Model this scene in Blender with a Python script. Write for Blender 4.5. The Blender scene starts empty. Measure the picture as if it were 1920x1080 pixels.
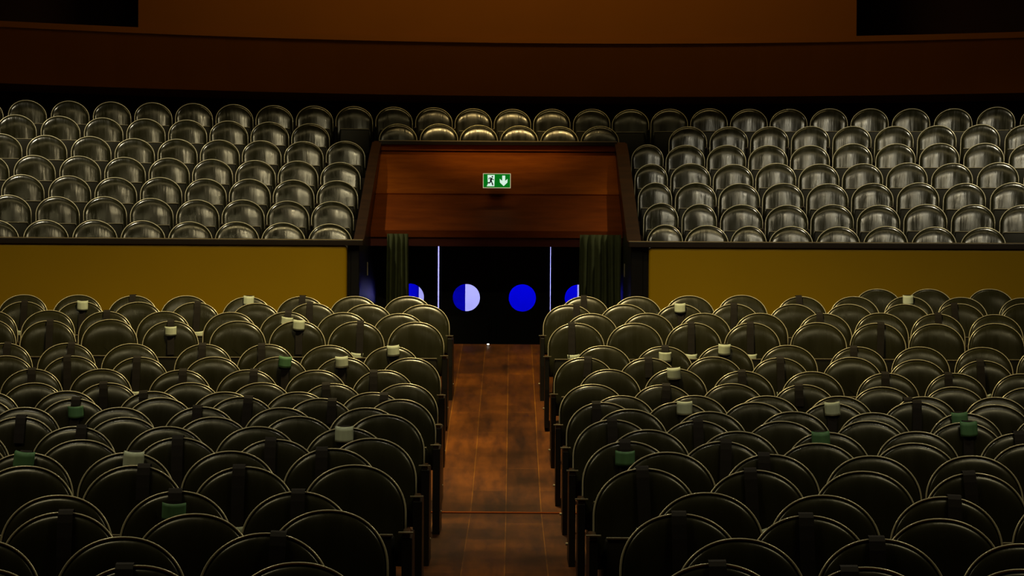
import bpy, bmesh, math, random
from mathutils import Vector, Matrix

random.seed(7)
C = bpy.context.scene.collection
SC = bpy.context.scene

# ------------------------------------------------------------------ camera
CAM_Z = 1.97
cam_data = bpy.data.cameras.new('camera')
cam_data.sensor_width = 36.0
cam_data.lens = 36.0 * 4500 / 1920
cam_data.clip_end = 200
cam = bpy.data.objects.new('camera', cam_data)
C.objects.link(cam)
cam.matrix_world = (Matrix.Translation((0, 0, CAM_Z)) @ Matrix.Rotation(math.pi/2 - (540-473)/4500, 4, 'X')
                    @ Matrix.Rotation(0.006, 4, 'Z'))
SC.camera = cam

# ------------------------------------------------------------------ world, exposure, house lights, added fill lights
w = bpy.data.worlds.new('world'); SC.world = w; w.use_nodes = True
w.node_tree.nodes['Background'].inputs[0].default_value = (1.0, 0.75, 0.45, 1)
w.node_tree.nodes['Background'].inputs[1].default_value = 0.0012
SC.view_settings.view_transform = 'Standard'
SC.view_settings.look = 'None'
SC.view_settings.gamma = 1
SC.view_settings.use_curve_mapping = False
SC.view_settings.exposure = 0.0

def aim(o, target):
    o.rotation_euler = (Vector(target) - o.location).to_track_quat('-Z', 'Y').to_euler()

def area(name, loc, target, sx, sy, power, col):
    d = bpy.data.lights.new(name, 'AREA'); d.shape = 'RECTANGLE'; d.size = sx; d.size_y = sy
    d.energy = power; d.color = col
    o = bpy.data.objects.new(name, d); C.objects.link(o); o.location = loc; aim(o, target)
    return o

def spot(name, loc, target, power, col, ang, rad, blend=0.8):
    d = bpy.data.lights.new(name, 'SPOT'); d.energy = power; d.color = col
    d.spot_size = math.radians(ang); d.spot_blend = blend; d.shadow_soft_size = rad
    o = bpy.data.objects.new(name, d); C.objects.link(o); o.location = loc; aim(o, target)
    return o

#LIGHTS
WARM = (1.0, 0.79, 0.36)
spot('house_spot', (-0.4, 20.0, 10.5), (-0.3, 21.6, 0.5), 3400, WARM, 80, 0.45, 0.9)
area('house_light_mid', (-0.4, 21.5, 10.5), (-0.4, 23.0, 0.0), 5.0, 0.8, 30, WARM)
for lx in (-5.0, 5.2):
    area('front_fill', (lx, 10.2, 9.5), (lx, 10.2, 0), 3.2, 0.6, 95, (1.0, 0.86, 0.46))  # unseen fills, added to light the front rows' rims and shoulders
for lx, ly in ((-4.5, 14.0), (0.2, 15.0), (4.8, 14.0)):
    spot('ceiling_spot', (lx, ly, 9.0), (lx, ly-2.5, 0), 170, (1.0, 0.90, 0.66), 100, 0.05)
for lx, ty, pw, col in ((-6.2, 4.4, 900, (1.0, 0.91, 0.66)), (-3.8, 5.6, 550, (1.0, 0.84, 0.50)), (-1.2, -4.4, 1150, (1.0, 0.86, 0.50)), (0.6, -5.4, 550, (1.0, 0.80, 0.42))):
    for lz, q in ((13.0, 0.6), (16.6, 1.15)):
        spot('stage_spot', (lx, 5.0, lz), (ty, 28.5, 2.35), pw*q, col, 17.0, 0.13, 0.35)
for lx in (-5.2, 5.0):
    spot('tier_fill_spot', (lx, 27.5, 10.5), (lx*0.95, 29.0, 2.2), 1500, (1.0, 0.88, 0.60), 60, 0.12, 0.8)  # unseen spots added to brighten the seat rims of the tier
spot('canopy_fill_spot', (-0.2, 25.5, 9.8), (-0.2, 32.0, 3.65), 900, (1.0, 0.70, 0.26), 18, 0.2, 1.0)  # added spot without a fixture; its cone edge dims the lower canopy
area('balcony_fill', (0.2, 32.0, 9.0), (0.2, 36.3, 5.4), 5.0, 0.4, 58, (1.0, 0.72, 0.25))  # added fill, shines only on the upper balcony wall
#ENDLIGHTS

# ------------------------------------------------------------------ helpers
def tag(o, label=None, cat=None, group=None, kind=None):
    if label: o['label'] = label
    if cat: o['category'] = cat
    if group: o['group'] = group
    if kind: o['kind'] = kind
    return o

def link(name, me, mat=None, parent=None):
    o = bpy.data.objects.new(name, me); C.objects.link(o)
    if mat: me.materials.append(mat)
    if parent: o.parent = parent
    return o

def empty(name, loc, rz=0):
    o = bpy.data.objects.new(name, None); C.objects.link(o); o.location = loc; o.rotation_euler = (0, 0, rz)
    o.empty_display_size = 0.1
    return o

def mesh(name, verts, faces, smooth=False):
    me = bpy.data.meshes.new(name); me.from_pydata(verts, [], faces); me.update()
    if smooth: me.shade_smooth()
    return me

class MB:
    def __init__(s): s.v = []; s.f = []
    def box(s, x0, x1, y0, y1, z0, z1):
        n = len(s.v)
        s.v += [(x0,y0,z0),(x1,y0,z0),(x1,y1,z0),(x0,y1,z0),(x0,y0,z1),(x1,y0,z1),(x1,y1,z1),(x0,y1,z1)]
        s.f += [(n,n+3,n+2,n+1),(n+4,n+5,n+6,n+7),(n,n+1,n+5,n+4),(n+1,n+2,n+6,n+5),(n+2,n+3,n+7,n+6),(n+3,n,n+4,n+7)]
        return s
    def prism(s, pts, axis, a, b):
        """pts: outline of (u, v) pairs; extruded along axis from a to b"""
        n = len(s.v); k = len(pts)
        def put(u, v, t):
            return {'x': (t, u, v), 'y': (u, t, v), 'z': (u, v, t)}[axis]
        s.v += [put(u, v, a) for u, v in pts] + [put(u, v, b) for u, v in pts]
        s.f += [tuple(range(n, n+k)), tuple(range(n+2*k-1, n+k-1, -1))]
        s.f += [(n+i, n+(i+1) % k, n+k+(i+1) % k, n+k+i) for i in range(k)]
        return s
    def tube(s, pts, r, n=6, closed=False):
        rings = []
        m = len(pts); P = [Vector(p) for p in pts]
        for i in range(m):
            if closed: t = P[(i+1) % m] - P[i-1]
            else: t = P[min(i+1, m-1)] - P[max(i-1, 0)]
            t.normalize()
            a = Vector((0, 1, 0)) if abs(t.y) < 0.9 else Vector((1, 0, 0))
            u = t.cross(a).normalized(); w_ = t.cross(u)
            rings.append([P[i] + u*r*math.cos(2*math.pi*j/n) + w_*r*math.sin(2*math.pi*j/n) for j in range(n)])
        b = len(s.v)
        for rg in rings: s.v += [tuple(q) for q in rg]
        for i in range(m if closed else m-1):
            for j in range(n):
                i2 = (i+1) % m; j2 = (j+1) % n
                s.f.append((b+i*n+j, b+i*n+j2, b+i2*n+j2, b+i2*n+j))
        if not closed:
            s.f.append(tuple(b+j for j in range(n))[::-1]); s.f.append(tuple(b+(m-1)*n+j for j in range(n)))
        return s
    def mesh(s, name, bevel=0, seg=2, smooth=False):
        me = mesh(name, s.v, s.f)
        bm = bmesh.new(); bm.from_mesh(me)
        bmesh.ops.recalc_face_normals(bm, faces=bm.faces)
        if bevel:
            es = [e for e in bm.edges if len(e.link_faces) == 2 and e.calc_face_angle(0) > 0.5]
            bmesh.ops.bevel(bm, geom=es, offset=bevel, segments=seg, profile=0.5, affect='EDGES')
        bm.to_mesh(me); bm.free()
        if smooth: me.shade_smooth()
        return me
    def build(s, name, mat, parent=None, bevel=0, smooth=False):
        return link(name, s.mesh(name, bevel, smooth=smooth), mat, parent)

# ------------------------------------------------------------------ materials
def mat(name, col, rough=0.5, metal=0, spec=0.5, emit=None, es=0, noise=0, nscale=6, bump=0, bscale=60, rvar=0, coat=0, stretch=None):
    m = bpy.data.materials.new(name); m.use_nodes = True
    nt = m.node_tree; N = nt.nodes; L = nt.links; b = N['Principled BSDF']
    b.inputs['Base Color'].default_value = (*col, 1); b.inputs['Roughness'].default_value = rough
    b.inputs['Metallic'].default_value = metal; b.inputs['Specular IOR Level'].default_value = spec
    b.inputs['Coat Weight'].default_value = coat
    if emit: b.inputs['Emission Color'].default_value = (*emit, 1); b.inputs['Emission Strength'].default_value = es
    if noise or bump or rvar:
        tc = N.new('ShaderNodeTexCoord'); mp = N.new('ShaderNodeMapping'); L.new(tc.outputs['Object'], mp.inputs[0])
        if stretch: mp.inputs['Scale'].default_value = stretch
        info = N.new('ShaderNodeObjectInfo'); ad = N.new('ShaderNodeVectorMath'); ad.operation = 'ADD'
        mu = N.new('ShaderNodeMath'); mu.operation = 'MULTIPLY'; mu.inputs[1].default_value = 37
        L.new(info.outputs['Random'], mu.inputs[0]); L.new(mp.outputs[0], ad.inputs[0]); L.new(mu.outputs[0], ad.inputs[1])
        n1 = N.new('ShaderNodeTexNoise'); n1.inputs['Scale'].default_value = nscale; n1.inputs['Detail'].default_value = 5
        L.new(ad.outputs[0], n1.inputs['Vector'])
        if noise:
            mx = N.new('ShaderNodeMix'); mx.data_type = 'RGBA'
            mx.inputs[6].default_value = (*[c*(1-noise) for c in col], 1); mx.inputs[7].default_value = (*[min(1, c*(1+noise)) for c in col], 1)
            L.new(n1.outputs['Fac'], mx.inputs[0]); L.new(mx.outputs[2], b.inputs['Base Color'])
        if rvar:
            mr = N.new('ShaderNodeMapRange'); mr.inputs['To Min'].default_value = rough-rvar; mr.inputs['To Max'].default_value = rough+rvar
            mr.inputs['From Min'].default_value = 0.3; mr.inputs['From Max'].default_value = 0.7
            L.new(n1.outputs['Fac'], mr.inputs['Value']); L.new(mr.outputs[0], b.inputs['Roughness'])
        if bump:
            n2 = N.new('ShaderNodeTexNoise'); n2.inputs['Scale'].default_value = bscale; n2.inputs['Detail'].default_value = 3
            L.new(ad.outputs[0], n2.inputs['Vector'])
            bp = N.new('ShaderNodeBump'); bp.inputs['Strength'].default_value = bump; bp.inputs['Distance'].default_value = 0.01
            L.new(n2.outputs['Fac'], bp.inputs['Height']); L.new(bp.outputs[0], b.inputs['Normal'])
    return m

M = {}
M['vinyl'] = mat('olive_vinyl', (0.028, 0.027, 0.011), 0.27, spec=0.6, noise=0.18, nscale=5, rvar=0.05, bump=0.10, bscale=7, stretch=(2.6, 1, 0.45))
M['vinyl_tier'] = mat('glossy_olive_vinyl', (0.017, 0.0162, 0.005), 0.21, spec=0.75, noise=0.15, nscale=5, rvar=0.05, bump=0.22, bscale=6, stretch=(3.2, 1, 0.35))
M['vinyl_dark'] = mat('olive_vinyl_matt', (0.016, 0.015, 0.008), 0.5, noise=0.2)
M['brass'] = mat('brass_piping', (0.90, 0.83, 0.58), 0.26, metal=0.3, noise=0.1, nscale=20)
M['iron'] = mat('black_iron', (0.012, 0.011, 0.010), 0.4)
M['armwood'] = mat('dark_arm_wood', (0.045, 0.028, 0.015), 0.32, noise=0.3)
M['armedge'] = mat('pale_glint_metal', (0.45, 0.40, 0.27), 0.4, metal=0.5)  # bolts and plates; also colours in highlights on seat and arm edges
M['strap'] = mat('brown_strap', (0.009, 0.005, 0.0035), 0.8, noise=0.3, nscale=40)
M['tag'] = mat('pale_green_tag', (0.74, 0.84, 0.66), 0.6, noise=0.22, nscale=14, stretch=(3, 1, 0.4))
M['tag_green'] = mat('green_tag', (0.12, 0.30, 0.14), 0.6, noise=0.3, nscale=14, stretch=(3, 1, 0.4))
M['yellow'] = mat('ochre_paint', (0.41, 0.255, 0.0008), 0.55, spec=0.15, noise=0.06, nscale=1.5, bump=0.05, bscale=30)
M['upper'] = mat('brown_ochre_paint', (0.40, 0.125, 0.004), 0.6, spec=0.15, noise=0.08, nscale=1.2)
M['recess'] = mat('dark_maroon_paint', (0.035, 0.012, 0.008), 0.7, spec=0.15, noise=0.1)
M['ledge'] = mat('dark_ledge_wood', (0.02, 0.012, 0.008), 0.35)
M['ledge_edge'] = mat('pale_ledge_edge', (0.55, 0.45, 0.26), 0.4)  # pale strip along the front edge of the ledges
M['black'] = mat('black_paint', (0.004, 0.004, 0.004), 0.35)
M['curtain'] = mat('dark_green_velvet', (0.075, 0.09, 0.028), 0.85, noise=0.3, nscale=10)
M['white'] = mat('white_plaster', (0.8, 0.8, 0.8), 0.7)
M['blue'] = mat('blue_paint', (0.001, 0.001, 0.52), 0.8, spec=0.02, noise=0.15, nscale=3)
M['blue_dark'] = mat('dark_blue_paint', (0.0005, 0.0005, 0.26), 0.8, spec=0.02, noise=0.5, nscale=9)
M['sign_green'] = mat('sign_green', (0.0, 0.25, 0.02), 0.35, emit=(0.0, 0.24, 0.012), es=0.6, noise=0.3, nscale=14)
M['sign_white'] = mat('sign_white', (0.8, 0.9, 0.85), 0.4, emit=(0.75, 1.0, 0.85), es=0.85)
M['sign_frame'] = mat('sign_frame_cream', (0.75, 0.65, 0.42), 0.4, emit=(0.85, 0.72, 0.45), es=0.55)
M['sign_figure'] = mat('sign_figure_green', (0.0, 0.09, 0.07), 0.5)
M['terrace'] = mat('dark_terrace_boards', (0.03, 0.016, 0.008), 0.55, noise=0.2)

def wood(name, c1, c2, rough, planks=None):
    m = bpy.data.materials.new(name); m.use_nodes = True
    nt = m.node_tree; N = nt.nodes; L = nt.links; b = N['Principled BSDF']
    tc = N.new('ShaderNodeTexCoord'); mp = N.new('ShaderNodeMapping'); L.new(tc.outputs['Object'], mp.inputs[0])
    n1 = N.new('ShaderNodeTexNoise'); n1.inputs['Scale'].default_value = 1.0; n1.inputs['Detail'].default_value = 8
    n1.inputs['Roughness'].default_value = 0.65
    L.new(mp.outputs[0], n1.inputs['Vector'])
    mp.inputs['Scale'].default_value = (7, 0.8, 7) if planks else (1.6, 6, 6)
    cr = N.new('ShaderNodeValToRGB'); cr.color_ramp.elements[0].position = 0.3; cr.color_ramp.elements[1].position = 0.72
    cr.color_ramp.elements[0].color = (*c1, 1); cr.color_ramp.elements[1].color = (*c2, 1)
    L.new(n1.outputs['Fac'], cr.inputs[0])
    out = cr.outputs[0]
    b.inputs['Roughness'].default_value = rough
    if planks:
        pw, pl = planks
        m2 = N.new('ShaderNodeMapping'); L.new(tc.outputs['Object'], m2.inputs[0])
        m2.inputs['Rotation'].default_value = (0, 0, math.pi/2)
        m2.inputs['Location'].default_value = (0.4, 0.035, 0)
        br = N.new('ShaderNodeTexBrick'); L.new(m2.outputs[0], br.inputs['Vector'])
        br.inputs['Scale'].default_value = 1; br.inputs['Brick Width'].default_value = pl; br.inputs['Row Height'].default_value = pw
        br.inputs['Mortar Size'].default_value = 0.0035; br.inputs['Mortar Smooth'].default_value = 0.3; br.offset = 0.37
        br.inputs['Color1'].default_value = (0.55, 0.5, 0.5, 1); br.inputs['Color2'].default_value = (1.15, 1.1, 1.0, 1)
        br.inputs['Mortar'].default_value = (1.9, 2.4, 2.6, 1)
        # patched and worn boards
        n3 = N.new('ShaderNodeTexNoise'); n3.inputs['Scale'].default_value = 1.1; n3.inputs['Detail'].default_value = 4
        L.new(tc.outputs['Object'], n3.inputs['Vector'])
        mr = N.new('ShaderNodeMapRange'); mr.inputs['From Min'].default_value = 0.35; mr.inputs['From Max'].default_value = 0.65
        mr.inputs['To Min'].default_value = 0.5; mr.inputs['To Max'].default_value = 1.5; L.new(n3.outputs['Fac'], mr.inputs['Value'])
        mx = N.new('ShaderNodeMix'); mx.data_type = 'RGBA'; mx.blend_type = 'MULTIPLY'; mx.inputs[0].default_value = 1
        L.new(out, mx.inputs[6]); L.new(br.outputs['Color'], mx.inputs[7])
        mx2 = N.new('ShaderNodeMix'); mx2.data_type = 'RGBA'; mx2.blend_type = 'MULTIPLY'; mx2.inputs[0].default_value = 1
        L.new(mx.outputs[2], mx2.inputs[6]); L.new(mr.outputs[0], mx2.inputs[7])
        out = mx2.outputs[2]
        r2 = N.new('ShaderNodeMapRange'); r2.inputs['To Min'].default_value = rough-0.1; r2.inputs['To Max'].default_value = rough+0.15
        L.new(n3.outputs['Fac'], r2.inputs['Value']); L.new(r2.outputs[0], b.inputs['Roughness'])
    L.new(out, b.inputs['Base Color'])
    return m
M['floor'] = wood('worn_floor_boards', (0.035, 0.0075, 0.0008), (0.21, 0.062, 0.003), 0.45, (0.26, 2.6))
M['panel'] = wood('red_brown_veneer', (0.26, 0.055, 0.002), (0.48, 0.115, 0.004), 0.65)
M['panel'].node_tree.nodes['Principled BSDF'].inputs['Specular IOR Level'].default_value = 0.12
M['panel_low'] = wood('dimmed_red_brown_veneer', (0.17, 0.032, 0.002), (0.30, 0.062, 0.003), 0.65)  # redder lower board, its colour also darkened for light fading down the canopy
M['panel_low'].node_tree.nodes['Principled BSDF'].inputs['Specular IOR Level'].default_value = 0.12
M['header'] = wood('shaded_red_veneer', (0.10, 0.012, 0.004), (0.17, 0.022, 0.006), 0.7)  # canopy veneer with the beam's shade put into a darker colour
M['string'] = wood('string_wood', (0.014, 0.005, 0.002), (0.05, 0.018, 0.004), 0.45)

STALLS_LEFT = {
 1: [(-1.044, -0.011), (-1.58, -0.014), (-2.111, -0.02), (-2.652, -0.026), (-3.268, -0.019), (-3.798, -0.022), (-4.35, -0.017), (-4.897, -0.018)],
 2: [(-0.855, -0.01), (-1.396, -0.008), (-1.934, -0.001), (-2.478, -0.005), (-3.068, -0.0), (-3.621, -0.001), (-4.175, 0.001), (-4.729, -0.003)],
 3: [(-1.048, -0.006), (-1.575, 0.001), (-2.102, 0.003), (-2.628, -0.003), (-3.248, 0.001), (-3.789, -0.002), (-4.326, 0.005), (-4.86, -0.004)],
 4: [(-0.861, 0.013), (-1.397, 0.014), (-1.926, 0.018), (-2.462, 0.013), (-3.065, 0.009), (-3.613, 0.02), (-4.166, 0.007), (-4.705, 0.014)],
 5: [(-1.038, -0.048), (-1.581, -0.042), (-2.12, -0.036), (-2.661, -0.039), (-3.292, -0.038), (-3.845, -0.037), (-4.39, -0.04)],
 6: [(-0.84, -0.036), (-1.393, -0.035), (-1.933, -0.034), (-2.475, -0.037), (-3.092, -0.043), (-3.652, -0.037), (-4.207, -0.038)],
 7: [(-1.018, -0.027), (-1.554, -0.03), (-2.099, -0.031), (-2.636, -0.036), (-3.266, -0.031), (-3.817, -0.035)],
 8: [(-0.811, -0.014), (-1.365, -0.017), (-1.906, -0.013), (-2.45, -0.016), (-3.076, -0.022), (-3.64, -0.025), (-4.192, -0.028)],
 9: [(-1.011, 0.011), (-1.555, 0.011), (-2.087, 0.008), (-2.615, 0.009), (-3.236, 0.009), (-3.808, -0.002)],
 10: [(-0.774, 0.012), (-1.326, 0.016), (-1.871, 0.024), (-2.433, 0.014), (-3.033, 0.003), (-3.669, -0.005)],
 11: [(-0.957, 0.006), (-1.517, 0.004), (-2.044, 0.006), (-2.583, -0.001), (-3.208, -0.004)],
 12: [(-0.793, 0.019), (-1.329, 0.004), (-1.862, -0.003), (-2.414, -0.008), (-3.071, -0.01)],
 13: [(-0.97, -0.004), (-1.497, -0.001), (-2.029, -0.004), (-2.573, -0.007), (-3.198, -0.027)],
 14: [(-0.777, -0.002), (-1.31, -0.011), (-1.847, -0.005), (-2.387, -0.02), (-3.026, -0.027)],
 15: [(-0.933, 0.008), (-1.462, -0.009), (-1.998, -0.02), (-2.526, -0.025)],
 16: [(-0.761, -0.004), (-1.297, -0.016), (-1.834, -0.013), (-2.365, -0.019)],
 17: [(-0.963, -0.003), (-1.508, -0.004), (-2.047, -0.026), (-2.574, -0.032)],
 18: [(-0.762, 0.003), (-1.321, -0.016), (-1.874, -0.013)],
 19: [(-0.939, 0.002), (-1.487, -0.016), (-2.042, -0.029)],
 20: [(-0.742, -0.003), (-1.303, -0.017), (-1.846, -0.03)],
}
STALLS_RIGHT = {
 0: [(3.796, 0.001), (4.328, 0.004), (4.962, 0.008)],
 1: [(0.728, -0.003), (1.255, 0.0), (1.782, 0.011), (2.31, 0.02), (2.904, 0.01), (3.435, 0.013), (3.976, 0.019), (4.514, 0.012), (5.128, 0.01)],
 2: [(0.557, -0.002), (1.093, 0.006), (1.629, 0.01), (2.155, 0.015), (2.73, 0.016), (3.266, 0.02), (3.81, 0.023), (4.337, 0.031), (4.968, 0.035)],
 3: [(0.743, 0.005), (1.27, 0.011), (1.797, 0.014), (2.324, 0.017), (2.921, 0.018), (3.448, 0.026), (3.975, 0.022), (4.518, 0.018)],
 4: [(0.58, 0.012), (1.107, 0.015), (1.634, 0.021), (2.161, 0.024), (2.757, 0.03), (3.29, 0.028), (3.819, 0.024), (4.355, 0.032)],
 5: [(0.79, -0.032), (1.317, -0.034), (1.844, -0.021), (2.393, -0.018), (2.995, -0.028), (3.536, -0.025), (4.081, -0.026), (4.618, -0.028)],
 6: [(0.607, -0.023), (1.138, -0.024), (1.68, -0.012), (2.228, -0.017), (2.828, -0.009), (3.374, -0.026), (3.925, -0.03)],
 7: [(0.78, -0.011), (1.307, -0.002), (1.847, -0.018), (2.399, -0.019), (2.995, -0.028), (3.537, -0.025), (4.07, -0.026)],
 8: [(0.619, -0.01), (1.153, -0.011), (1.685, 0.001), (2.229, -0.004), (2.832, -0.017), (3.373, -0.014), (3.936, -0.018)],
 9: [(0.806, -0.002), (1.338, 0.002), (1.865, 0.003), (2.392, 0.004), (3.004, 0.004), (3.531, 0.003)],
 10: [(0.635, -0.001), (1.162, 0.005), (1.689, 0.007), (2.229, 0.004), (2.807, 0.015), (3.359, 0.0)],
 11: [(0.782, 0.007), (1.309, -0.005), (1.862, -0.002), (2.392, -0.006), (2.992, -0.006), (3.546, -0.02)],
 12: [(0.639, -0.006), (1.166, -0.008), (1.693, -0.008), (2.236, -0.002), (2.83, -0.01), (3.411, -0.015)],
 13: [(0.81, -0.006), (1.341, -0.012), (1.868, -0.015), (2.395, -0.007), (3.003, -0.013)],
 14: [(0.65, -0.011), (1.177, -0.008), (1.704, -0.014), (2.24, -0.01), (2.888, -0.011)],
 15: [(0.817, -0.001), (1.355, -0.009), (1.881, -0.014), (2.409, -0.011)],
 16: [(0.654, -0.013), (1.19, -0.018), (1.718, -0.02), (2.256, -0.026)],
 17: [(0.887, 0.003), (1.417, -0.005), (1.964, -0.009), (2.514, -0.013)],
 18: [(0.71, -0.004), (1.245, -0.008), (1.798, -0.018)],
 19: [(0.881, -0.008), (1.417, -0.006), (1.965, -0.022)],
 20: [(0.72, 0.002), (1.246, -0.008), (1.792, -0.012)],
}
TIER = {
 ('L', 1): [(-2.149, -0.01, 1), (-2.693, -0.002, 1), (-3.226, 0.006, 1), (-3.759, 0.002, 1), (-4.292, 0.009, 1), (-4.825, 0.01, 1), (-5.358, 0.005, 1), (-5.891, -0.001, 1)],
 ('R', 1): [(1.802, 0.003, 0.89), (2.289, -0.003, 0.95), (2.776, -0.01, 0.89), (3.263, -0.011, 1.06), (3.798, -0.013, 1), (4.331, -0.006, 1), (4.864, -0.012, 1), (5.397, -0.017, 1)],
 ('L', 2): [(-2.183, 0.001, 1), (-2.716, 0.002, 1), (-3.248, 0.01, 1), (-3.781, 0.004, 1), (-4.314, 0.017, 1), (-4.847, 0.03, 1), (-5.38, 0.023, 1), (-5.913, 0.034, 1)],
 ('R', 2): [(1.804, 0.003, 0.86), (2.265, -0.006, 0.9), (2.77, -0.011, 1), (3.303, -0.016, 1), (3.836, -0.009, 1), (4.369, -0.015, 1), (4.902, -0.005, 1), (5.435, -0.009, 1), (5.968, -0.016, 1)],
 ('L', 3): [(-2.186, -0.003, 1), (-2.724, 0.0, 1), (-3.258, 0.005, 1), (-3.791, 0.001, 1), (-4.324, 0.011, 1), (-4.856, 0.003, 1), (-5.389, 0.014, 1), (-5.922, 0.02, 1), (-6.455, 0.021, 1)],
 ('R', 3): [(1.78, -0.005, 0.89), (2.284, -0.006, 1.04), (2.817, -0.013, 1), (3.35, -0.01, 1), (3.883, -0.015, 1), (4.416, -0.011, 1), (4.949, -0.006, 1), (5.482, -0.014, 1), (6.015, -0.01, 1)],
 ('L', 4): [(-2.206, -0.015, 1), (-2.744, -0.003, 1), (-3.277, -0.003, 1), (-3.81, 0.003, 1), (-4.343, 0.011, 1), (-4.876, 0.012, 1), (-5.409, 0.016, 1), (-5.942, 0.015, 1), (-6.475, 0.014, 1)],
 ('R', 4): [(1.778, -0.011, 0.9), (2.279, -0.005, 1), (2.816, -0.016, 1), (3.349, -0.002, 1), (3.881, -0.013, 1), (4.414, -0.01, 1), (4.947, -0.003, 1), (5.48, -0.012, 1), (6.013, -0.006, 1), (6.546, -0.011, 1)],
 ('L', 5): [(-2.201, 0.013, 1), (-2.743, 0.003, 1), (-3.286, 0.006, 1), (-3.819, 0.007, 1), (-4.352, 0.008, 1), (-4.885, 0.005, 1), (-5.418, 0.021, 1), (-5.951, 0.023, 1), (-6.484, 0.03, 1)],
 ('R', 5): [(1.774, -0.008, 0.88), (2.269, -0.014, 1), (2.802, -0.015, 1), (3.335, -0.02, 1), (3.868, -0.022, 1), (4.401, -0.002, 1), (4.934, -0.006, 1), (5.467, -0.006, 1), (6.0, -0.009, 1), (6.533, -0.018, 1)],
 ('L', 6): [(-2.726, 0.001, 1), (-3.265, 0.014, 1), (-3.801, 0.019, 1), (-4.334, 0.022, 1), (-4.867, 0.025, 1), (-5.4, 0.026, 1), (-5.933, 0.034, 1), (-6.466, 0.037, 1)],
 ('R', 6): [(2.361, -0.009, 1), (2.905, -0.012, 1), (3.439, -0.013, 1), (3.972, -0.011, 1), (4.505, -0.015, 1), (5.038, -0.02, 1), (5.571, -0.017, 1), (6.104, -0.01, 1), (6.637, -0.025, 1)],
 ('L', 7): [(-7.024, 0.001, 1), (-6.491, 0.003, 1), (-5.958, 0.008, 1), (-5.425, 0.012, 1), (-4.892, 0.015, 1), (-4.359, 0.017, 1), (-3.822, 0.014, 1), (-3.286, 0.01, 1), (-2.741, 0.012, 1), (-2.199, 0.013, 1), (-1.65, 0.012, 1), (-1.098, 0.011, 1), (-0.551, 0.001, 1), (-0.007, -0.003, 1), (0.54, 0.0, 1), (1.093, 0.001, 1), (1.631, -0.006, 1), (2.164, 0.001, 1), (2.706, 0.006, 1), (3.246, -0.004, 1), (3.779, -0.008, 1), (4.312, -0.006, 1), (4.845, -0.012, 1), (5.378, -0.019, 1), (5.911, -0.027, 1), (6.444, -0.015, 1), (6.977, -0.018, 1)],
 ('M', 6): [(-1.554, 0.009, 1), (-1.001, 0.017, 1), (-0.462, 0.004, 1), (0.086, 0.0, 1), (0.632, -0.009, 1), (1.179, -0.003, 1)],
}
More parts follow.
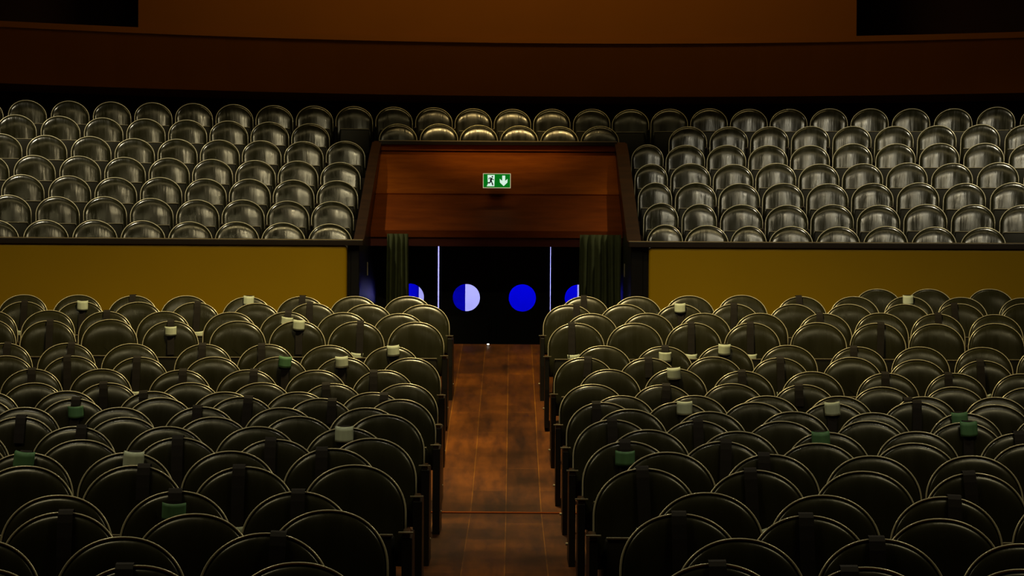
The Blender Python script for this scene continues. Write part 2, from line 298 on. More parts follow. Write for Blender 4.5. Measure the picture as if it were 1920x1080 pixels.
STRAPS = [('L', 1, 5, -0.008, 's'), ('L', 1, 3, 0.014, 't'), ('L', 1, 2, 0.01, 's'), ('L', 2, 7, 0.008, 'l'), ('L', 2, 6, 0.018, 't'), ('L', 2, 4, 0.024, 'l'), ('L', 2, 2, -0.023, 's'), ('L', 3, 5, 0.004, 's'), ('L', 3, 2, 0.013, 'm'), ('L', 4, 6, 0.011, 's'), ('L', 4, 4, -0.003, 'm'), ('L', 4, 2, 0.012, 't'), ('L', 4, 1, 0.036, 'l'), ('L', 5, 6, 0.028, 's'), ('L', 5, 5, 0.034, 's'), ('L', 5, 3, -0.017, 's'), ('L', 5, 2, -0.045, 's'), ('L', 5, 0, 0.011, 't'), ('L', 6, 5, -0.043, 's'), ('L', 6, 4, -0.022, 'l'), ('L', 6, 2, 0.054, 'tg'), ('L', 6, 1, -0.02, 't'), ('L', 7, 5, -0.006, 's'), ('L', 7, 3, 0.017, 's'), ('L', 7, 2, 0.047, 's'), ('L', 7, 0, -0.081, 's'), ('L', 8, 4, -0.036, 's'), ('L', 8, 1, -0.049, 's'), ('L', 9, 3, -0.066, 's'), ('L', 9, 0, 0.085, 's'), ('L', 10, 4, 0.012, 'mg'), ('L', 10, 2, 0.047, 's'), ('L', 10, 1, 0.084, 's'), ('L', 11, 2, -0.026, 's'), ('L', 12, 4, 0.006, 's'), ('L', 13, 3, 0.037, 's'), ('L', 13, 0, -0.014, 't'), ('L', 14, 2, -0.007, 'l'), ('L', 14, 1, -0.027, 's'), ('L', 15, 3, -0.006, 'tg'), ('L', 15, 2, 0.035, 't'), ('L', 15, 0, -0.054, 's'), ('L', 16, 2, 0.046, 's'), ('L', 16, 1, -0.028, 'l'), ('L', 17, 1, -0.011, 'mg'), ('L', 17, 0, 0.0, 's'), ('L', 18, 2, 0.012, 's'), ('L', 19, 0, 0.048, 's'), ('L', 20, 1, -0.046, 's'), ('R', 1, 0, -0.008, 's'), ('R', 1, 4, -0.026, 's'), ('R', 1, 6, -0.004, 't'), ('R', 2, 0, 0.069, 's'), ('R', 2, 2, -0.001, 't'), ('R', 2, 3, -0.005, 's'), ('R', 2, 7, -0.053, 'l'), ('R', 3, 4, -0.045, 's'), ('R', 3, 6, 0.007, 's'), ('R', 4, 0, -0.043, 'l'), ('R', 4, 2, -0.021, 'l'), ('R', 4, 3, -0.015, 'l'), ('R', 4, 5, 0.033, 's'), ('R', 5, 1, 0.011, 'm'), ('R', 5, 2, -0.002, 't'), ('R', 5, 4, -0.035, 's'), ('R', 6, 0, 0.028, 's'), ('R', 6, 1, -0.001, 's'), ('R', 6, 3, 0.006, 'l'), ('R', 6, 6, -0.03, 'l'), ('R', 7, 1, -0.016, 't'), ('R', 7, 2, -0.012, 's'), ('R', 7, 4, -0.015, 's'), ('R', 7, 5, -0.055, 's'), ('R', 8, 1, 0.028, 's'), ('R', 8, 3, -0.038, 's'), ('R', 9, 4, -0.12, 's'), ('R', 10, 0, -0.046, 's'), ('R', 10, 1, 0.039, 't'), ('R', 10, 3, -0.006, 't'), ('R', 10, 4, 0.009, 's'), ('R', 11, 4, -0.041, 'tg'), ('R', 12, 0, -0.009, 's'), ('R', 12, 1, 0.001, 's'), ('R', 12, 4, 0.024, 'tg'), ('R', 13, 2, -0.044, 'tg'), ('R', 13, 4, -0.003, 's'), ('R', 14, 0, -0.017, 'mg'), ('R', 14, 1, 0.018, 's'), ('R', 15, 1, -0.036, 's'), ('R', 16, 0, -0.014, 'l'), ('R', 16, 1, -0.024, 'l'), ('R', 16, 3, -0.023, 's'), ('R', 17, 2, 0.046, 's'), ('R', 18, 0, -0.006, 's'), ('R', 18, 1, -0.009, 'l'), ('R', 19, 1, -0.01, 's'), ('R', 20, 0, 0.004, 's'), ('R', 20, 1, -0.061, 's')]

# ------------------------------------------------------------------ levels of the hall
PROFILE = [(3.0, 0.0), (11.29, 0.0), (11.3, 0.05), (17.6, 0.05), (18.32, 0.095), (19.15, 0.17), (19.97, 0.24), (20.8, 0.315),
           (21.63, 0.442), (22.45, 0.515), (23.28, 0.585), (24.11, 0.652), (27.1, 0.93)]
def floor_z(y):
    for (a, za), (b, zb) in zip(PROFILE, PROFILE[1:]):
        if y <= b: return za + (zb-za)*(y-a)/(b-a)
    return PROFILE[-1][1]
def row_y(k): return 4500*0.55*(9.74 - 0.334*(k-1))/1000
XC, RAD = -0.1, 16.0
def arc_y(y0, x, xc=XC, r=RAD): return y0 - (x-xc)**2/2/r
def tier_y(k): return 28.4 + 0.82*(k-1)
LEVEL = {1: 1.42, 2: 1.69, 3: 1.97, 4: 2.24, 5: 2.52, 6: 2.80, 7: 3.075}
XW0, XW1 = -1.75, 1.36          # inner faces of the exit's side walls
RAMP_END = 27.1

# floor of the stalls
v = []; f = []
for y, z in PROFILE: v += [(-14, y, z), (14, y, z)]
for i in range(len(PROFILE)-1): f.append((2*i, 2*i+1, 2*i+3, 2*i+2))
tag(link('floor', mesh('floor', v, f), M['floor']), kind='structure')
tag(MB().box(-2.0, 1.7, 17.60, 17.66, 0.04, 0.058).build('trim_13', M['panel_low']), kind='structure')
# end of the ramp, stairs down inside the exit and the lower floor
m = MB(); nst = 7
for i in range(nst):
    m.box(XW0, XW1, RAMP_END + 0.27*i, RAMP_END + 0.27*(i+1), -0.3, 0.93 - 1.08/nst*(i+1))
m.box(-3.5, 3.5, RAMP_END + 0.27*nst, 36, -0.3, -0.15)
tag(m.build('floor_lower', M['terrace']), kind='structure')

# ------------------------------------------------------------------ terraces of the raised tier
def arc_solid(name, x0, x1, ya, yb, z0, z1, mt, xc=XC, r=RAD, n=16, kind='structure', parent=None, bevel=0, ztop=None):
    """a curved block between two concentric bows"""
    v = []; f = []
    for i in range(n+1):
        x = x0 + (x1-x0)*i/n
        a = arc_y(ya, x, xc, r); b = arc_y(yb, x, xc, r)
        v += [(x, a, z0), (x, b, z0), (x, b, z1), (x, a, z1)]
    for i in range(n):
        for j in range(4):
            f.append((4*i+j, 4*i+(j+1) % 4, 4*i+4+(j+1) % 4, 4*i+4+j))
    f += [(3, 2, 1, 0), (4*n, 4*n+1, 4*n+2, 4*n+3)]
    me = mesh(name, v, f)
    bm = bmesh.new(); bm.from_mesh(me); bmesh.ops.recalc_face_normals(bm, faces=bm.faces)
    if bevel:
        es = [e for e in bm.edges if e.calc_face_angle(0) > 0.8]
        bmesh.ops.bevel(bm, geom=es, offset=bevel, segments=3, profile=0.5, affect='EDGES')
    bm.to_mesh(me); bm.free()
    o = link(name, me, mt, parent)
    if kind: o['kind'] = kind
    return o

for k in range(1, 8):
    y = tier_y(k); ya = y-0.42 if k > 1 else 27.62; yb = y+0.40 if k < 7 else 38.5
    if k <= 5:
        arc_solid('floor_tier', -10, XW0-0.1, ya, yb, 0.3, LEVEL[k], M['terrace'])
        arc_solid('floor_tier', XW1+0.14, 10, ya, yb, 0.3, LEVEL[k], M['terrace'])
    else:
        arc_solid('floor_tier', -10, 10, ya, yb, 2.3, LEVEL[k], M['terrace'])

# yellow fronts of the tier with their dark ledges
PF = 27.45
for name, x0, x1 in (('wall_left', -10, -1.885), ('wall_right', 1.56, 10)):
    arc_solid(name, x0, x1, PF, PF+0.14, 0.5, 2.035, M['yellow'], bevel=0.035)
for x0, x1 in ((-10, -1.70), (1.33, 10)):
    arc_solid('trim_1', x0, x1, PF-0.03, PF+0.19, 2.035, 2.098, M['ledge'], bevel=0.006)
    arc_solid('trim_2', x0, x1, PF-0.034, PF+0.0, 2.098, 2.106, M['ledge_edge'])

# side walls of the exit, rising with the seats
for name, a, b in (('wall_exit_left', XW0-0.1, XW0), ('wall_exit_right', XW1, XW1+0.14)):
    m = MB().prism([(PF+0.02, -0.3), (32.0, -0.3), (32.0, 3.44), (31.95, 3.44), (31.2, 3.22), (PF+0.75, 2.10), (PF+0.02, 2.035)], 'x', a, b)
    tag(m.build(name, M['black'], bevel=0.008), kind='structure')
    m = MB().prism([(PF+0.0, 2.036), (PF+0.75, 2.101), (31.2, 3.221), (31.8, 3.40), (31.8, 3.42), (31.19, 3.241), (PF+0.75, 2.121), (PF, 2.056)], 'x', a-0.012, b+0.012)
    tag(m.build('trim_12', M['string'], bevel=0.004), kind='structure')
for a, b in ((-1.885, XW0-0.1), (XW1+0.14, 1.56)):
    tag(MB().box(a, b, PF+0.03, PF+0.17, 0.5, 2.035).build('wall_pier', M['black']), kind='structure')

# wooden canopy over the exit
m = MB()
m.prism([(31.90, 3.31), (30.75, 2.73), (30.83, 2.69), (31.98, 3.28), (31.98, 3.31)], 'x', XW0, XW1)
tag(m.build('wall_canopy', M['panel']), kind='structure')
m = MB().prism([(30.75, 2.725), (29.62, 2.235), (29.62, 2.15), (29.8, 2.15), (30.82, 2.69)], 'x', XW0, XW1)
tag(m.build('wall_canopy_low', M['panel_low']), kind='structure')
m = MB().prism([(30.80, 2.752), (30.70, 2.70), (30.69, 2.716), (30.79, 2.772)], 'x', XW0, XW1)
tag(m.build('trim_3', M['panel']), kind='structure')
tag(MB().box(XW0, XW1, 31.86, 31.98, 3.31, 3.385).build('trim_4', M['panel']), kind='structure')
tag(MB().box(XW0, XW1, 31.84, 31.862, 3.312, 3.326).build('trim_5', M['panel']), kind='structure')
tag(MB().box(XW0-0.02, XW1+0.02, 31.80, 32.02, 3.385, 3.436).build('trim_6', M['ledge'], bevel=0.005), kind='structure')
tag(MB().box(XW0-0.02, XW1+0.02, 31.797, 31.84, 3.436, 3.444).build('trim_7', M['ledge_edge']), kind='structure')
tag(MB().box(XW0, XW1, 29.66, 29.8, 2.04, 2.16).box(XW0, XW1, 29.9, 31.4, 2.10, 2.2).build('beam_header', M['header']), kind='structure')

# exit sign on the canopy
def exit_sign():
    t = empty('exit_sign', (-0.2, 30.40, 2.78))
    tag(t, 'small lit green exit sign with running figure and down arrow on the wooden canopy', 'sign')
    hw, h = 0.176, 0.186
    MB().box(-hw, hw, -0.04, 0.0, 0, h).build('frame', M['sign_frame'], t, bevel=0.004)
    MB().box(-hw+0.008, hw-0.008, -0.043, -0.039, 0.008, h-0.008).build('panel', M['sign_green'], t)
    MB().box(-0.1, 0.1, 0.0, 0.30, 0.0, 0.02).build('bracket', M['iron'], t)
    sx = 0.352/1030; X = lambda px: (px-985)*sx; Z = lambda py: (750-py)*h/500
    MB().prism([(X(640), Z(305)), (X(905), Z(305)), (X(893), Z(690)), (X(835), Z(690)), (X(800), Z(690)), (X(615), Z(690)), (X(655), Z(610))], 'y', -0.0445, -0.0425).build('doorway_symbol', M['sign_white'], t)
    MB().prism([(X(1185), Z(325)), (X(1295), Z(325)), (X(1295), Z(505)), (X(1385), Z(435)), (X(1375), Z(560)), (X(1238), Z(680)), (X(1100), Z(560)), (X(1092), Z(435)), (X(1185), Z(505))], 'y', -0.0445, -0.0425).build('arrow_symbol', M['sign_white'], t)
    y0, y1 = -0.046, -0.044
    g = MB()
    def limb(pts, w0, w1):
        for i, ((ax, ay), (bx, by)) in enumerate(zip(pts, pts[1:])):
            a = Vector((X(ax), Z(ay))); b = Vector((X(bx), Z(by))); d = (b-a).normalized(); nrm = Vector((-d.y, d.x))
            ww = w0*sx; w2 = w1*sx
            g.prism([tuple(a+nrm*ww), tuple(b+nrm*w2), tuple(b-nrm*w2), tuple(a-nrm*ww)], 'y', y0, y1)
    g.prism([(X(820)+30*sx*math.cos(q*math.pi/5), Z(368)+30*sx*math.sin(q*math.pi/5)) for q in range(10)], 'y', y0, y1)
    limb([(790, 410), (755, 500)], 38, 34)
    limb([(765, 500), (730, 572), (640, 572)], 27, 19)
    limb([(765, 490), (815, 580), (840, 660)], 27, 18)
    limb([(800, 415), (845, 465), (880, 465)], 18, 14)
    limb([(780, 405), (710, 405), (682, 450)], 17, 13)
    g.build('figure_symbol', M['sign_figure'], t)
exit_sign()

# ------------------------------------------------------------------ doors with round windows, foyer behind
DY = 31.2; DZ0, DZ1 = -0.15, 2.09
WX = [-1.685, -0.957, -0.229, 0.499, 1.227]
GAP = {1: 0.009, 3: 0.005}
for i in range(4):
    x0, x1 = WX[i]+GAP.get(i, 0.0), WX[i+1]-GAP.get(i+1, 0.0)
    cx = (WX[i]+WX[i+1])/2; cz = 1.377; r = 0.181
    bm = bmesh.new(); n = 40; T = 0.045
    circ = [(cx+r*math.cos(2*math.pi*j/n), cz+r*math.sin(2*math.pi*j/n)) for j in range(n)]
    # outline points matched to circle directions
    outp = []
    for j in range(n):
        a = 2*math.pi*j/n; dx, dz = math.cos(a), math.sin(a)
        ts = []
        if dx > 1e-6: ts.append((x1-cx)/dx)
        if dx < -1e-6: ts.append((x0-cx)/dx)
        if dz > 1e-6: ts.append((DZ1-cz)/dz)
        if dz < -1e-6: ts.append((DZ0-cz)/dz)
        t_ = min(ts); outp.append((cx+dx*t_, cz+dz*t_))
    def corner(j):
        p, q = outp[j], outp[(j+1) % n]
        px_, pz_ = (abs(p[0]-x0) < 1e-6 or abs(p[0]-x1) < 1e-6), (abs(p[1]-DZ0) < 1e-6 or abs(p[1]-DZ1) < 1e-6)
        qx_, qz_ = (abs(q[0]-x0) < 1e-6 or abs(q[0]-x1) < 1e-6), (abs(q[1]-DZ0) < 1e-6 or abs(q[1]-DZ1) < 1e-6)
        if px_ and qz_ and not qx_ and not pz_: return (p[0], q[1])
        if pz_ and qx_ and not qz_ and not px_: return (q[0], p[1])
        return None
    V = {}
    for s, y in (('f', DY), ('b', DY+T)):
        V[s, 'c'] = [bm.verts.new((a, y, b)) for a, b in circ]
        V[s, 'o'] = [bm.verts.new((a, y, b)) for a, b in outp]
        for j in range(n):
            k = (j+1) % n; cc = corner(j)
            vs = [V[s, 'c'][j], V[s, 'c'][k], V[s, 'o'][k]]
            if cc: vs.append(bm.verts.new((cc[0], y, cc[1])))
            vs.append(V[s, 'o'][j])
            bm.faces.new(vs)
    for j in range(n):
        k = (j+1) % n
        bm.faces.new([V['f', 'c'][j], V['f', 'c'][k], V['b', 'c'][k], V['b', 'c'][j]])
        bm.faces.new([V['f', 'o'][j], V['f', 'o'][k], V['b', 'o'][k], V['b', 'o'][j]])
    me = bpy.data.meshes.new('door'); bm.to_mesh(me); bm.free()
    d = tag(link('door_%d' % (i+1), me, M['black']), kind='structure')
    MB().tube([(cx+(r+0.004)*math.cos(2*math.pi*j/n), DY-0.002, cz+(r+0.004)*math.sin(2*math.pi*j/n)) for j in range(n)], 0.008, 6, True).build('window_ring', M['black'], d, smooth=True)
    gl = bpy.data.materials.get('porthole_glass')
    if not gl:
        gl = bpy.data.materials.new('porthole_glass'); gl.use_nodes = True
        nn = gl.node_tree.nodes; b_ = nn['Principled BSDF']
        b_.inputs['Transmission Weight'].default_value = 1; b_.inputs['Roughness'].default_value = 0.0
        b_.inputs['IOR'].default_value = 1.05
    MB().prism([(cx+(r+0.002)*math.cos(2*math.pi*j/n), cz+(r+0.002)*math.sin(2*math.pi*j/n)) for j in range(n)], 'y', DY+0.018, DY+0.024).build('window_pane', gl, d)
    if i in (1, 2):
        hx = x1-0.05 if i == 1 else x0+0.05
        MB().box(hx-0.012, hx+0.012, DY-0.04, DY, 0.85, 1.1).build('door_handle', M['iron'], d, bevel=0.004)
# jambs and head
tag(MB().box(XW0, WX[0], DY-0.05, DY+0.1, -0.15, 2.1).build('trim_8', M['black']), kind='structure')
tag(MB().box(WX[4], XW1, DY-0.05, DY+0.1, -0.15, 2.1).build('trim_9', M['black']), kind='structure')
tag(MB().box(XW0, XW1, DY-0.02, DY+0.12, 2.09, 2.2).build('trim_10', M['black']), kind='structure')
# foyer: blue wall with white piers
FY = 34.0
tag(MB().box(-3.4, 3.4, FY, FY+0.1, -0.15, 2.7).build('wall_foyer', M['blue']), kind='structure')
X = lambda px: (px-959.5)*FY/4500
for a, b in ((785, 846), (872, 925), (1028, 1038), (1082, 1090)):
    tag(MB().box(X(a), X(b), FY-0.05, FY, -0.15, 2.7).build('pillar_foyer', M['white']), kind='structure')
tag(MB().box(X(847), X(871.5), FY-0.04, FY, -0.15, 2.7).build('pillar_foyer', M['blue_dark']), kind='structure')
tag(MB().box(-3.5, -3.4, 31.35, FY+0.1, -0.15, 2.7).box(3.4, 3.5, 31.35, FY+0.1, -0.15, 2.7).build('wall_foyer_side', M['recess']), kind='structure')
tag(MB().box(-3.5, XW0-0.1, 31.3, 31.4, -0.15, 2.3).box(XW1+0.14, 3.5, 31.3, 31.4, -0.15, 2.3).build('wall_foyer_front', M['black']), kind='structure')
tag(MB().box(-3.5, 3.5, 31.33, FY+0.1, 2.2, 2.29).build('ceiling_foyer', M['black']), kind='structure')
# ENDFOYER
area('foyer_light', (-0.2, 32.2, 2.15), (-0.2, FY, 1.1), 3.4, 0.3, 135, (0.42, 0.42, 1.0))

# curtains in the exit
def curtain(x0, x1, y, z0, z1, label, seed):
    random.seed(seed); n = 90; v = []; f = []
    nf = max(4, int((x1-x0)/0.075)); ph = [random.uniform(-0.6, 0.6) for _ in range(nf+2)]
    rows = 10
    for r_ in range(rows+1):
        z = z1 + (z0-z1)*r_/rows
        for i in range(n+1):
            u = i/n; q = u*nf; k = int(q)
            yy = y + (0.035+0.012*math.sin(k*2.3))*math.sin(2*math.pi*q + ph[min(k, nf)]*0.5) * (0.7+0.5*r_/rows)
            v.append((x0+(x1-x0)*u + 0.006*math.sin(3*z+q), yy, z))
    for r_ in range(rows):
        for i in range(n):
            a = r_*(n+1)+i; f.append((a, a+1, a+n+2, a+n+1))
    me = mesh('curtain', v, f, True)
    o = link('curtain', me, M['curtain'])
    md = o.modifiers.new('thick', 'SOLIDIFY'); md.thickness = 0.006
    tag(o, label, 'curtain')
curtain(-1.54, -1.28, 29.52, 0.25, 2.19, 'narrow dark curtain hanging in the exit beside the half-white round window', 3)
curtain(0.83, 1.34, 29.52, 0.25, 2.19, 'wide dark green curtain hanging in folds in the exit beside the all-blue round window', 5)
# curtain rail is the header itself; small wall plates on the exit walls
for x, px_ in ((XW0+0.004, 0), (XW1-0.004, 1)):
    o = MB().box(x-0.004, x+0.004, 29.0, 29.025, 1.68, 1.84).build('wall_plate', M['armedge'])
    tag(o, ['thin brass plate on the exit wall beside the narrow curtain', 'thin brass plate on the exit wall beside the wide green curtain'][px_], 'plate')
for x, y, lab in ((-0.265, 26.98, 'tiny lit floor light on the top edge of the aisle before the dark doors'),):
    t = empty('floor_light', (x, y, floor_z(y)))
    tag(t, lab, 'light')
    MB().prism([(x_*0.012, y_*0.012) for x_, y_ in [(math.cos(q*math.pi/4), math.sin(q*math.pi/4)) for q in range(8)]], 'z', 0.0, 0.022).build('lens', mat('floor_light_lens', (0.9, 0.9, 0.8), 0.3, emit=(1, 0.95, 0.8), es=3.0), t)
    MB().prism([(x_*0.02, y_*0.02) for x_, y_ in [(math.cos(q*math.pi/4), math.sin(q*math.pi/4)) for q in range(8)]], 'z', -0.002, 0.008).build('base', M['iron'], t)

# ------------------------------------------------------------------ balcony front and back wall above
BX, BR = 0.8, 15.0
def strip(name, x0, x1, prof, mt, n=28):
    v = []; f = []; k = len(prof)
    for i in range(n+1):
        x = x0+(x1-x0)*i/n
        for y0, z in prof: v.append((x, arc_y(y0, x, BX, BR), z))
    for i in range(n):
        for j in range(k):
            f.append((k*i+j, k*i+(j+1) % k, k*(i+1)+(j+1) % k, k*(i+1)+j))
    f += [tuple(range(k))[::-1], tuple(k*n+j for j in range(k))]
    me = mesh(name, v, f); bm = bmesh.new(); bm.from_mesh(me); bmesh.ops.recalc_face_normals(bm, faces=bm.faces); bm.to_mesh(me); bm.free()
    me.shade_smooth(); me.shade_auto_smooth(angle=0.5) if hasattr(me, 'shade_auto_smooth') else me.shade_flat()
    return tag(link(name, me, mt), kind='structure')
strip('wall_balcony', -10.5, 11.5, [(36.0, 5.10), (36.5, 4.34), (38.6, 4.34), (38.6, 5.18), (36.0, 5.18)], M['upper'])
strip('trim_11', -10.5, 11.5, [(35.98, 5.10), (36.2, 5.10), (36.2, 5.185), (35.98, 5.185)], M['upper'])
strip('wall_back_upper', -5.42, 5.05, [(36.0, 5.18), (37.6, 5.18), (37.6, 8.2), (36.0, 8.2)], M['upper'])
strip('wall_box_left', -10.5, -5.30, [(37.3, 5.18), (37.5, 5.18), (37.5, 8.2), (37.3, 8.2)], M['recess'])
strip('wall_box_right', 4.95, 11.5, [(37.3, 5.18), (37.5, 5.18), (37.5, 8.2), (37.3, 8.2)], M['recess'])
strip('wall_back', -10.5, 11.5, [(38.4, 3.0), (38.6, 3.0), (38.6, 4.4), (38.4, 4.4)], M['recess'])

# ------------------------------------------------------------------ the folding seat
TILT = math.tan(math.radians(9))
def outline(a, zs, zt, zb, ex=2.0, n=36):
    pts = [(-a, zb), (-a, (zb+zs)/2)]
    for i in range(n+1):
        t = math.pi - math.pi*i/n
        c, s = math.cos(t), math.sin(t)
        pts.append((a*math.copysign(abs(c)**(2/ex), c), zs + (zt-zs)*abs(s)**(2/ex)))
    pts += [(a, (zb+zs)/2), (a, zb)]
    nb = 8
    pts += [(a-2*a*i/nb, zb) for i in range(1, nb)]
    return pts
def bow(x, a): return -0.045*(x/a)**2
def seat_meshes(a, ex, zs, pr=0.0046):
    zt, zb = 0.88, 0.40
    P = outline(a, zs, zt, zb, ex); cz = 0.64
    def ring(inset, off):
        out = []
        for x, z in P:
            d = math.hypot(x, z-cz); k = max(0.0, (d-inset)/d)
            xx, zz = x*k, cz+(z-cz)*k
            out.append((xx, bow(xx, a) + (zz-0.45)*TILT + off, zz))
        return out
    # shell: two skins closed at the edge
    v = []; f = []; n = len(P)
    prof = [(0.0, 0.014), (0.06, 0.016), (0.14, 0.016), (0.20, 0.016)]
    rings = [ring(0.20, 0.002), ring(0.06, 0.0), ring(0.0, 0.0)] + [ring(i, o) for i, o in prof]
    for r in rings: v += r
    for i in range(len(rings)-1):
        for j in range(n): f.append((i*n+j, i*n+(j+1) % n, (i+1)*n+(j+1) % n, (i+1)*n+j))
    f.append(tuple(range(n))[::-1]); f.append(tuple((len(rings)-1)*n+j for j in range(n)))
    shell = mesh('backrest', v, f, False)
    # pad
    prof = [(0.010, 0.0), (0.0105, -0.003), (0.012, -0.007), (0.016, -0.012), (0.023, -0.017), (0.034, -0.0225), (0.050, -0.028), (0.075, -0.034), (0.105, -0.0385), (0.145, -0.0415), (0.19, -0.0425)]
    rings = [ring(i, o) for i, o in prof]; v = []; f = []
    for r in rings: v += r
    for i in range(len(rings)-1):
        for j in range(n): f.append((i*n+j, i*n+(j+1) % n, (i+1)*n+(j+1) % n, (i+1)*n+j))
    f.append(tuple((len(rings)-1)*n+j for j in range(n)))
    pad = mesh('cushion', v, f, False)
    for me in (shell, pad):
        bm = bmesh.new(); bm.from_mesh(me); bmesh.ops.recalc_face_normals(bm, faces=bm.faces)
        if me is pad and bm.faces[-1].normal.y > 0: bmesh.ops.reverse_faces(bm, faces=bm.faces)
        bm.to_mesh(me); bm.free(); me.shade_smooth()
    # piping along the edge
    pip = MB().tube([(x, y-0.003, z) for x, y, z in ring(0.001, 0.0)[:-8]], pr, 6, False).mesh('piping', smooth=True)
    return shell, pad, pip
def part_meshes():
    D = {}
    D['seat'] = MB().prism([(-0.215, 0.24), (-0.20, 0.56), (0.20, 0.56), (0.215, 0.24), (0.15, 0.20), (-0.15, 0.20)], 'y', -0.135, -0.065).mesh('seat', bevel=0.018, seg=3, smooth=True)
    D['seat_edge_glint'] = MB().box(-0.195, 0.195, -0.138, -0.118, 0.557, 0.566).mesh('seat_edge_glint', bevel=0.002)  # pale strip stands for light caught on the folded seat's edge
    for s, nm in ((-1, 'n'), (1, 'p')):
        x = 0.264*s
        D['arm'+nm] = MB().box(x-0.019, x+0.019, -0.30, -0.09, 0.568, 0.592).mesh('armrest', bevel=0.007)
        D['std'+nm] = MB().prism([(-0.24, -0.04), (-0.05, -0.04), (-0.05, 0.25), (-0.092, 0.35), (-0.092, 0.57), (-0.27, 0.57), (-0.20, 0.3)], 'x', x-0.012, x+0.012).mesh('leg', bevel=0.004)
        D['end'+nm] = MB().prism([(-0.32, -0.04), (0.08, -0.04), (0.08, 0.30), (0.04, 0.57), (-0.30, 0.57), (-0.32, 0.3)], 'x', x-0.02, x+0.03*1.0 if s > 0 else x+0.02).mesh('end_panel', bevel=0.006)
        D['cap'+nm] = MB().box(x-0.036, x+0.036, -0.305, -0.285, 0.590, 0.597).mesh('arm_edge_glint', bevel=0.001)  # pale strip put in as the highlight along the aisle arm
        D['bolt'+nm] = MB().prism([(-0.1+0.009*math.cos(q*math.pi/4), 0.12+0.009*math.sin(q*math.pi/4)) for q in range(8)], 'x', x+0.02*s, x+0.034*s).mesh('bolt')
    return D
SEATS = {'stalls': seat_meshes(0.253, 2.12, 0.650), 'tier': seat_meshes(0.254, 1.98, 0.662, 0.0056), 'narrow': seat_meshes(0.209, 1.98, 0.672, 0.0056)}
PM = part_meshes()
for kk, (sh, pad, pip) in SEATS.items():
    sh.materials.append(M['vinyl_dark']); pad.materials.append(M['vinyl' if kk == 'stalls' else 'vinyl_tier']); pip.materials.append(M['brass'])
for k, me in PM.items():
    me.materials.append(M[{'seat': 'vinyl_dark', 'seat_edge_glint': 'armedge', 'arm': 'armwood', 'std': 'iron', 'end': 'iron', 'cap': 'armedge', 'bolt': 'armedge'}[k if k.startswith('seat') else k[:-1]]])

def put(name, me, parent, key=None, cache={}):
    o = bpy.data.objects.new(name, me); C.objects.link(o); o.parent = parent
    return o
def place_seat(kind, x, y, z, rz, side, aisle, width, label, group):
    t = empty(kind, (x, y, z), rz)
    tag(t, label, 'chair', group)
    narrow = width < 0.95
    sh, pad, pip = SEATS['stalls' if kind == 'theatre_seat' else 'narrow' if narrow else 'tier']
    b = put('backrest', sh, t); put('cushion', pad, b); put('piping', pip, b)
    s = put('seat', PM['seat'], t); put('seat_edge_glint', PM['seat_edge_glint'], s)
    if width < 0.95: s.scale = (0.84, 1, 1)
    out, inn = ('n', 'p') if side < 0 else ('p', 'n')
    for q in (put('armrest', PM['arm'+out], t), put('leg', PM['std'+out], t)): q['sd'] = side
    if aisle:
        a = put('armrest', PM['arm'+inn], t); e = put('end_panel', PM['end'+inn], t); a['sd'] = e['sd'] = -side
        put('arm_edge_glint', PM['cap'+inn], a); put('bolt', PM['bolt'+inn], e)
    if narrow:
        for c in t.children:
            if c.name.startswith(('armrest', 'leg', 'end_panel')): c.location.x = 0.042 if c.get('sd', 0) < 0 else -0.042
    return t

ORD = 'zeroth first second third fourth fifth sixth seventh eighth ninth tenth eleventh twelfth thirteenth fourteenth fifteenth sixteenth seventeenth eighteenth nineteenth twentieth'.split()
def ordn(i):
    return ORD[i] if i <= 20 else 'twenty-' + ORD[i-20]

BACK = 0.43*TILT                      # how far the top of the backrest leans behind the base
STRAPPED = {(b, k, i): (dx, ty) for b, k, i, dx, ty in STRAPS}
SIDES = {'L': 'half-white porthole side', 'R': 'all-blue porthole side'}

# straps: band over the top of the backrest, with or without its sleeve-like tag
def rim_z(dx, a=0.253): return 0.65 + 0.23*max(0, 1-abs(dx/a)**2.12)**(1/2.12)
def strap_mesh(length, wd=0.031):
    # origin on the rim; path in (y, z): behind, over the rim, down the front
    path = [(0.030, -0.22), (0.028, -0.05), (0.026, -0.004), (0.019, 0.010), (0.0, 0.013), (-0.020, 0.009), (-0.033, -0.006), (-0.042, -0.04), (-0.050, -0.10), (-0.056, -0.18), (-0.060, -length)]
    if length < 0.18: path = path[:-2]+[(-0.054, -length)]
    v = []; f = []
    for y, z in path:
        lean = (z)*TILT
        v += [(-wd, y+lean, z), (wd, y+lean, z), (wd, y+lean-0.003, z+0.002), (-wd, y+lean-0.003, z+0.002)]
    for i in range(len(path)-1):
        for j in range(4): f.append((4*i+j, 4*i+(j+1) % 4, 4*i+4+(j+1) % 4, 4*i+4+j))
    k = 4*(len(path)-1); f += [(0, 3, 2, 1), (k, k+1, k+2, k+3)]
    me = mesh('strap', v, f); me.materials.append(M['strap'])
    return me
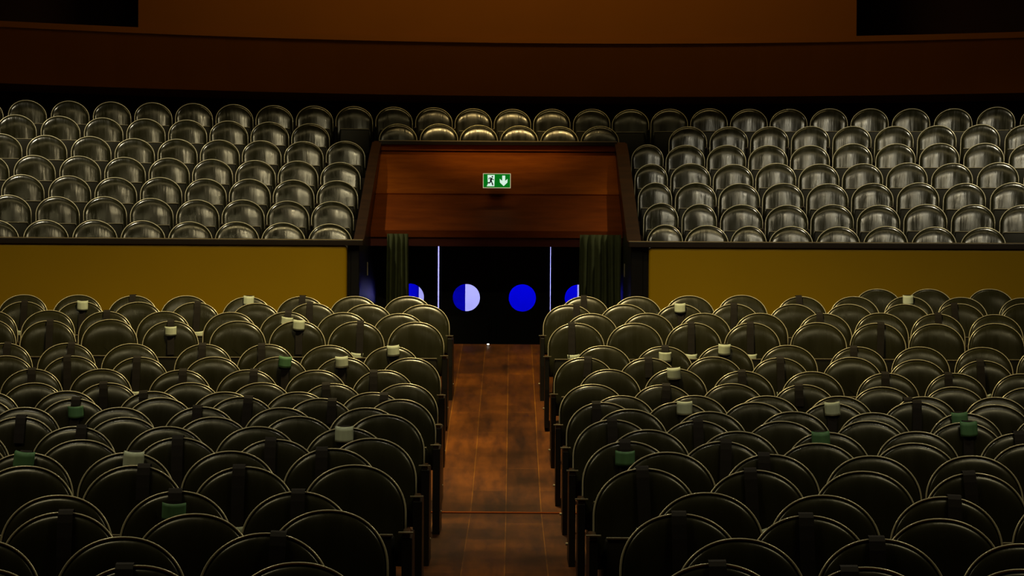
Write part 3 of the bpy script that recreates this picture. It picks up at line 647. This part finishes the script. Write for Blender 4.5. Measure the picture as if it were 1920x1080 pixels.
def tag_mesh(z0, z1, over):
    # a paper sleeve wrapped round the strap: curved plate with thickness
    v = []; f = []; n = 10; hw = 0.052; rows = [z1 + (z0-z1)*i/5 for i in range(6)]
    if over: rows = [z1+0.006] + rows
    for r_, z in enumerate(rows):
        for i in range(n+1):
            u = -1+2*i/n
            yb = -0.068 + 0.020*u*u + z*TILT + (0.02 if over and r_ == 0 else 0) + min(0, 0.1+z)*-0.0
            v.append((hw*u, yb, z - 0.006*(1-u*u)))
    m_ = n+1
    for r_ in range(len(rows)-1):
        for i in range(n): f.append((r_*m_+i, r_*m_+i+1, (r_+1)*m_+i+1, (r_+1)*m_+i))
    me = mesh('tag', v, f, True)
    bm = bmesh.new(); bm.from_mesh(me)
    bmesh.ops.solidify(bm, geom=bm.faces, thickness=0.004); bm.to_mesh(me); bm.free()
    return me
STRAP_LONG = strap_mesh(0.30); STRAP_SHORT = strap_mesh(0.16)
TAGS = {}
for key, (z0, z1, ov) in {'t': (-0.078, 0.004, True), 'm': (-0.125, -0.045, False), 'l': (-0.36, -0.275, False)}.items():
    for col in ('tag', 'tag_green'):
        me = tag_mesh(z0, z1, ov); me.materials.append(M[col]); TAGS[key, col] = me

def strap_label(b, k, i, ty):
    kind = {'s': 'plain dark strap', 't': 'dark strap with pale tag', 'm': 'dark strap with pale tag', 'l': 'dark strap with hanging tag'}[ty[0]]
    if 'g' in ty: kind = 'dark strap with green tag'
    return '%s, %s seat from aisle, %s row from wall, %s' % (kind, ORD[i+1], ORD[k], SIDES[b])

random.seed(11)
for b, table, side in (('L', STALLS_LEFT, -1), ('R', STALLS_RIGHT, 1)):
    for k, row in table.items():
        y = row_y(k)
        for i, (x, dz) in enumerate(row):
            if k == 0: lab = 'dark olive folding seat against the yellow wall, %s of three in the short extra row' % ORD[i+1]
            else: lab = 'olive folding seat, %s from the aisle, %s full row from yellow wall, %s' % (ORD[i+1], ORD[k], SIDES[b])
            rz = random.uniform(-0.012, 0.012)
            place_seat('theatre_seat', x, y-BACK, floor_z(y)+dz, rz, side, i == 0 and k > 0, 1, lab,
                       'folding seats of the lower hall, %s' % SIDES[b])
            if (b, k, i) in STRAPPED:
                dx, ty = STRAPPED[b, k, i]
                long_ = ty[0] == 'l' or random.random() < 0.75 or 't' in ty
                s = bpy.data.objects.new('seat_strap', STRAP_LONG if long_ else STRAP_SHORT); C.objects.link(s)
                s.location = (x+dx, y-BACK+0.43*TILT+bow(dx, 0.253)-(0.88-rim_z(dx))*TILT, floor_z(y)+dz+rim_z(dx))
                if abs(dx) > 0.09: s.location.y -= 0.012; s.location.z += 0.008
                s.rotation_euler = (0, (random.uniform(-0.04, 0.04) + dx*0.7) if abs(dx) < 0.075 else dx*0.25, 0)
                tag(s, strap_label(b, k, i, ty), 'strap', 'straps over the lower hall seats')
                if ty[0] in 'tml':
                    g = bpy.data.objects.new('tag', TAGS[ty[0], 'tag_green' if 'g' in ty else 'tag']); C.objects.link(g); g.parent = s
                    g['label'] = 'green paper tag' if 'g' in ty else 'pale green paper tag'
                    g.rotation_euler = (0, random.uniform(-0.08, 0.08), 0)

for (b, k), row in TIER.items():
    for i, (x, dz, wd) in enumerate(row):
        y = arc_y(tier_y(k), x); rz = math.atan((x-XC)/RAD)*-1
        z = LEVEL[k]+dz
        if b == 'M': lab = 'glossy olive seat behind the wooden canopy ledge, %s seat from its half-white porthole end' % ORD[i+1]
        elif k == 7: lab = 'dark olive seat in topmost tier row, %s counted towards the arrow side of sign' % ordn(i+1)
        else: lab = 'glossy olive tier seat, %s from exit, %s row above yellow wall, %s' % (ORD[i+1], ORD[k], SIDES[b])
        side = -1 if x < 0 else 1
        place_seat('tier_seat', x+math.sin(rz)*BACK, y-BACK, z, rz, side, False, wd, lab, 'folding seats of the raised tier')
